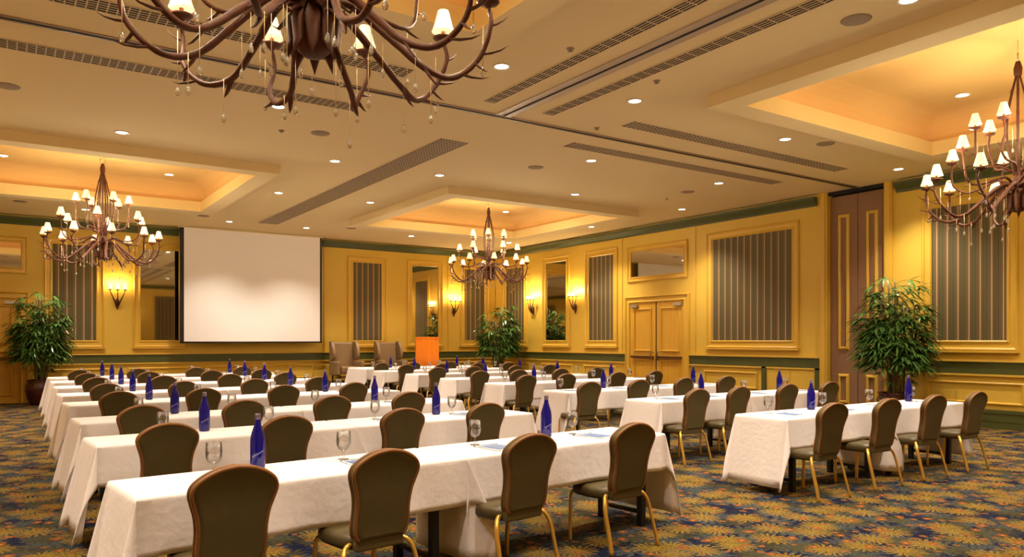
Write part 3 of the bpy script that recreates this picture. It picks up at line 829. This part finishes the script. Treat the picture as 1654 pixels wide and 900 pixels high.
# ------------------------------------------------------------------ palms
def make_palm():
    rnd = random.Random(11)
    r = empty('potted_palm')
    MB().lathe([(0, .0), (.17, .0), (.20, .02), (.27, .18), (.31, .36), (.30, .48), (.265, .55), (.285, .585), (.275, .60), (.25, .585), (.25, .54), (0, .54)], 32).build('pot', M_pot, r)
    MB().lathe([(0, .56), (.12, .556), (.245, .55)], 20).build('soil', M_soil, r)
    stems = MB(); leaves = MB()
    def leaflet(base, d, L_, w, droop):
        d = d.normalized(); up = Vector((0, 0, 1)); sd = d.cross(up)
        if sd.length < .1: sd = Vector((1, 0, 0))
        sd.normalize(); vs_ = []; n = 5
        wid = [.35, .9, 1, .8, .1]
        p = base.copy()
        for i in range(n):
            u = i / (n - 1)
            q = base + d * (L_ * u) - up * (droop * L_ * u * u)
            vs_ += [q - sd * w * wid[i], q + sd * w * wid[i] ]
        leaves.add(vs_, [(2 * i, 2 * i + 1, 2 * i + 3, 2 * i + 2) for i in range(n - 1)], True)
    for c in range(30):
        w = rnd.uniform(0, 2 * PI); rr = rnd.uniform(.02, .16)
        bx, by = rr * math.cos(w), rr * math.sin(w)
        top = rnd.uniform(1.45, 2.62); lean = rnd.uniform(.05, .26) * (2.8 - top)
        tx, ty = bx + lean * math.cos(w), by + lean * math.sin(w)
        stems.tube(catmull([(bx, by, .5), (bx + (tx - bx) * .2, by + (ty - by) * .2, .5 + (top - .5) * .5), (tx, ty, top)], 4), [.013] * 9, 6)
        nl = rnd.randint(10, 13)
        for k in range(nl):
            u = k / nl; z = top - .95 * (1 - u) ** .9 * min(1, (top - 1.0)) + .02
            if z < 1.02: z = 1.02 + rnd.uniform(0, .3)
            f_ = (z - .5) / (top - .5)
            p = Vector((bx + (tx - bx) * f_, by + (ty - by) * f_, z))
            ang = w + rnd.uniform(-2.0, 2.0); el = rnd.uniform(-.1, .9) * (0.5 + .5 * u)
            pl = rnd.uniform(.22, .46)
            rmax = math.sqrt(max(.04, 1 - ((z - 1.85) / 1.15) ** 2)) * .62
            dirv = Vector((math.cos(ang) * math.cos(el), math.sin(ang) * math.cos(el), math.sin(el)))
            q = p + dirv * pl
            hr = math.hypot(q.x, q.y)
            if hr > rmax: q.x *= rmax / hr; q.y *= rmax / hr
            if q.z > 2.74: q.z = 2.74
            stems.tube([p, (p + q) / 2 + Vector((0, 0, .03)), q], .0035, 4)
            nf = rnd.randint(6, 9)
            hd = math.atan2(q.y, q.x) if rnd.random() < .7 else ang
            for j in range(nf):
                a2 = hd + (j - (nf - 1) / 2) * .36 + rnd.uniform(-.06, .06)
                e2 = rnd.uniform(-.25, .35)
                leaflet(q, Vector((math.cos(a2) * math.cos(e2), math.sin(a2) * math.cos(e2), math.sin(e2))), rnd.uniform(.22, .34), rnd.uniform(.016, .026), rnd.uniform(.1, .6))
    for k in range(9):     # low shoots over the pot
        w = rnd.uniform(0, 2 * PI); q = Vector((.2 * math.cos(w), .2 * math.sin(w), rnd.uniform(.78, 1.0)))
        stems.tube([(.05 * math.cos(w), .05 * math.sin(w), .55), q], .0035, 4)
        for j in range(6): leaflet(q, Vector((math.cos(w + (j - 2.5) * .4), math.sin(w + (j - 2.5) * .4), .1)), .2, .012, .6)
    tag(stems.build('canes', M_cane, r), 'tan canes and petioles')
    tag(leaves.build('foliage', M_leaf, r), kind=None)
    return r
palm = make_palm()
palm.location = (13.22, 7.3, 0); tag(palm, 'tall potted palm in front of the partition pocket, nearest of the three', 'plant', 'potted palms')
for (x, y), rz, lab in (((.72, 20.98), 1.3, 'tall palm in oxblood glazed pot at the left wall door'), ((13.15, 20.2), 2.6, 'tall potted palm in the far corner between the striped panels')):
    c = copy_tree(palm); c.location = (x, y, 0); c.rotation_euler = (0, 0, rz); tag(c, lab, 'plant', 'potted palms')

# ------------------------------------------------------------------ chandeliers
shade_mb = MB().lathe([(.072, 0), (.068, .004), (.058, .035), (.044, .085), (.034, .125), (.032, .13), (.030, .127), (.041, .085), (.055, .035), (.068, .002)], 16)
cup_mb = MB().lathe([(0, -.03), (.014, -.025), (.02, -.01), (.055, 0), (.066, .012), (.062, .014), (.05, .005), (.012, .004), (0, .004)], 16)
cand_mb = MB().lathe([(.012, 0), (.013, .07), (.010, .075), (0, .075)], 10)
drop_mb = MB().lathe([(0, -.045), (.010, -.040), (.0145, -.028), (.011, -.010), (.004, .008), (0, .002)], 10)
def thorn(mb, p, d, L_, r0):
    d = Vector(d).normalized(); p = Vector(p)
    up = Vector((0, 0, 1))
    pts = [p, p + d * L_ * .35 - up * L_ * .04, p + d * L_ * .7 - up * L_ * .02, p + d * L_ + up * L_ * .08]
    mb.tube(pts, [r0, r0 * .95, r0 * .6, .0008], 5, flat=.5)
def arm_mesh(pts, r0, r1, spec, seed):
    rnd = random.Random(seed); mb = MB(); c = catmull(pts, 6); n = len(c)
    rad = [r0 + (r1 - r0) * i / (n - 1) + .0012 * math.sin(i * 2.1) for i in range(n)]
    mb.tube(c, rad, 8)
    for u, el, L_, side in spec:
        i = int(u * (n - 1)); p = c[i]; t = (c[min(i + 1, n - 1)] - c[max(i - 1, 0)]).normalized()
        mb2 = Vector((math.cos(el) * 1, side, math.sin(el)))
        thorn(mb, p, mb2 + t * .6, L_, rad[i] * .95)
    return mb
# tiers: count, arm path (r, z) relative to hub height 0 = world 3.0, end of the arm carries the lamp
_T = 0
TIERS = [(10, [(.08, 0, .32), (.20, 0, .33), (.40, 0, .16), (.58, 0, .01), (.74, 0, -.02), (.89, 0, .10), (.95, 0, .27), (.94, 0, .39)], .5, 0, [(.25, -.9, .10, .25), (.45, -1.2, .14, -.2), (.62, -.4, .17, .2), (.70, -1.4, .10, -.3), (.74, -.2, .16, -.15), (.86, .1, .13, .3)]),
         (6, [(.07, 0, .36), (.2, 0, .42), (.40, 0, .36), (.56, 0, .34), (.68, 0, .42), (.71, 0, .56), (.71, 0, .70)], .25, 1, [(.3, -1.0, .1, .2), (.55, -.8, .12, -.3), (.75, -.2, .1, .2)]),
         (6, [(.05, 0, .50), (.18, 0, .56), (.34, 0, .60), (.42, 0, .72), (.43, 0, .88), (.43, 0, 1.03)], .75, 2, [(.4, -.8, .08, .2), (.65, -.4, .1, -.2)])]
def make_chandelier():
    r = empty('chandelier')
    Z = 3.0
    # stem cage, hub
    for k in range(6):
        w = 2 * PI * k / 6
        pts = catmull([(.02, 0, 4.66), (.03, 0, 4.58), (.085, 0, 4.35), (.125, 0, 4.1), (.12, 0, 3.85), (.07, 0, 3.6), (.04, 0, 3.45)], 4)
        m = MB().tube(pts, .011, 6)
        for u in (6, 11, 16): thorn(m, pts[u], (.7, .4, -.6), .06, .009)
        b = m.build('cage_bar', M_iron, r); b.rotation_euler = (0, 0, w)
    MB().lathe([(0, 3.02), (.05, 3.03), (.085, 3.06), (.10, 3.12), (.085, 3.22), (.07, 3.32), (.055, 3.42), (.035, 3.5), (.02, 3.6), (.014, 3.9), (.014, 4.6), (.04, 4.62), (.045, 4.7), (.025, 4.78), (0, 4.8)], 16).build('hub', M_iron, r)
    lf = MB()
    for k in range(10):
        w = 2 * PI * k / 10
        lf.tube([(.08 * math.cos(w), .08 * math.sin(w), 3.30), (.135 * math.cos(w), .135 * math.sin(w), 3.2), (.125 * math.cos(w), .125 * math.sin(w), 3.08), (.165 * math.cos(w), .165 * math.sin(w), 2.99)], [.02, .04, .032, .001], 6, flat=.3)
    for k in range(14):
        w = 2 * PI * k / 14 + .2; a, b_ = math.cos(w), math.sin(w); u = (k % 3) * .03
        lf.tube([(.07 * a, .07 * b_, 3.30 - u), (.14 * a, .14 * b_, 3.30 - u), (.20 * a, .20 * b_, 3.25 - u), (.25 * a, .25 * b_, 3.28 - u)], [.02, .028, .016, .001], 6, flat=.35)
    lf.build('hub_leaves', M_iron, r)
    ring = [(0 + .045 * math.cos(a), 0, 4.83 + .045 * math.sin(a)) for a in [2 * PI * i / 20 for i in range(21)]]
    MB().tube(ring, .009, 6).build('hanging_ring', M_wire, r)
    MB().tube([(0, 0, 4.87), (0, 0, 5.03)], .004, 6).build('hanging_rod', M_wire, r)
    meshes = []
    for ti, (cnt, path, off, sd, spec) in enumerate(TIERS):
        pth = [(x, y + (.03 * math.sin(i * 1.7) if 0 < i < len(path) - 1 else 0), Z + z) for i, (x, y, z) in enumerate(path)]
        base = arm_mesh(pth, (.025 if ti == 0 else .015), .011, spec, sd)
        arm0 = None; ex, ey, ez = pth[-1]
        for k in range(cnt):
            w = 2 * PI * (k + off) / cnt
            if arm0 is None:
                a = base.build('arm', M_iron, r)
                c = cup_mb.build('drip_plate', M_iron, a, (ex, ey, ez + .012))
                cn = cand_mb.build('candle', M_amber, a, (ex, ey, ez + .014))
                sh = shade_mb.build('lamp_shade', M_shade, a, (ex, ey, ez + .062))
                arm0 = a
            else: a = copy_tree(arm0, r)
            a.rotation_euler = (0, 0, w)
            if k % 2 == (ti % 2) or ti == 0:
                pass
    # crystal drops on fine wires
    rnd = random.Random(5)
    dm = None
    spots = []
    for k in range(10):
        w = 2 * PI * (k + .5) / 10
        spots += [(.62, w, 3.0, rnd.uniform(.10, .26)), (.92, w + .05, 3.3, rnd.uniform(.22, .34)), (.36, w, 3.15, rnd.uniform(.12, .3))]
    for k in range(6):
        w = 2 * PI * (k + .25) / 6
        spots += [(.62, w, 3.36, rnd.uniform(.15, .3)), (.22, w + .3, 3.3, rnd.uniform(.2, .34))]
        spots += [(.43, 2 * PI * (k + .75) / 6 + .2, 3.9, rnd.uniform(.15, .25))]
    for rr, w, z, l_ in spots:
        m = MB().tube([(0, 0, 0), (0, 0, -l_)], .002, 4).build('crystal_wire', M_wire, r, (rr * math.cos(w), rr * math.sin(w), z))
        if dm is None: d = drop_mb.build('crystal_drop', M_crys, m, (0, 0, -l_)); dm = d
        else:
            d = dm.copy(); COL.objects.link(d); d.parent = m; d.location = (0, 0, -l_)
    return r
cz = make_chandelier()
CL = bpy.data.lights.new('chandelier_bulb', 'POINT'); CL.energy = P_CHAND; CL.color = (1, .84, .56); CL.shadow_soft_size = .05
names = ['largest-looking iron chandelier hanging overhead, cut by the top edge', 'iron chandelier cut by the right edge, hanging near the right palm', 'iron chandelier of small shades hanging left of the projection screen', 'iron chandelier of small shades hanging in the corner coffer']
pos = [(1.36, 3.88), (9.80, 3.95), (1.52, 15.7), (9.87, 15.6)]
for i, ((x, y), lab) in enumerate(zip(pos, names)):
    c = cz if i == 0 else copy_tree(cz)
    c.location = (x, y, 0); c.rotation_euler = (0, 0, [-.06, .33, .05, .2][i]); tag(c, lab, 'chandelier', 'iron chandeliers with parchment shades')
    for k in range(6):
        w = 2 * PI * k / 6 + .25
        rr, z = ((.94, 3.5), (.6, 3.9))[k % 2]
        l = bpy.data.objects.new('chandelier_bulb', CL); COL.objects.link(l); l.parent = c; l.location = (rr * math.cos(w), rr * math.sin(w), z + .04)

# ------------------------------------------------------------------ sconces
def make_sconce():
    r = empty('wall_sconce')      # y out of the wall
    MB().lathe([(0, -.24), (.012, -.2), (.04, -.13), (.055, -.05), (.045, .02), (.02, .06), (0, .07)], 12, T(0, .03, 0)).build('back_plate', M_iron, r)
    for s in (-1, 0, 1):
        pts = catmull([(s * .015, .05, -.12), (s * .05, .11, -.04), (s * .10, .13, .08), (s * .15, .13, .20), (s * .175, .13, .28)], 4)
        m = MB().tube(pts, [.024 - .0011 * i for i in range(len(pts))], 8)
        thorn(m, pts[6], (s * .5 + .3, .3, .2), .06, .012); thorn(m, pts[11], (s * .5 - .3, .3, .2), .05, .01)
        a = m.build('arm', M_iron, r)
        MB(); cup = cup_mb.build('drip_plate', M_iron, a, (s * .175, .13, .29))
        cup.scale = (.8, .8, .8)
        sh = shade_mb.build('lamp_shade', M_shade, a, (s * .175, .13, .31)); sh.scale = (.95, .95, .85)
    return r
SL = bpy.data.lights.new('sconce_bulb', 'POINT'); SL.energy = P_SCONCE; SL.color = (1, .70, .34); SL.shadow_soft_size = .03
sc0 = make_sconce()
for i, (w, a, lab) in enumerate(((WB, 2.46, 'three-armed iron sconce between striped panel and mirror, left of the screen'), (WB, 12.52, 'three-armed iron sconce on the screen wall beside the lectern mirror'),
                  (WR, 19.72, 'three-armed iron sconce left of the tall mirror, beside the corner palm'), (WR, 17.55, 'three-armed iron sconce between tall mirror and narrow striped panel'), (WQ, 5.4, 'three-armed iron sconce on the rear wall'), (WL, 10.6, 'three-armed iron sconce on the left wall'))):
    c = sc0 if i == 0 else copy_tree(sc0)
    loc, rz = w.at(a, 2.55, 0); c.location = loc; c.rotation_euler = (0, 0, rz)
    tag(c, lab, 'sconce', 'three-armed iron wall sconces')
    for s in (-1, 0, 1):
        l = bpy.data.objects.new('sconce_bulb', SL); COL.objects.link(l); l.parent = c; l.location = (s * .175, .13, .47)
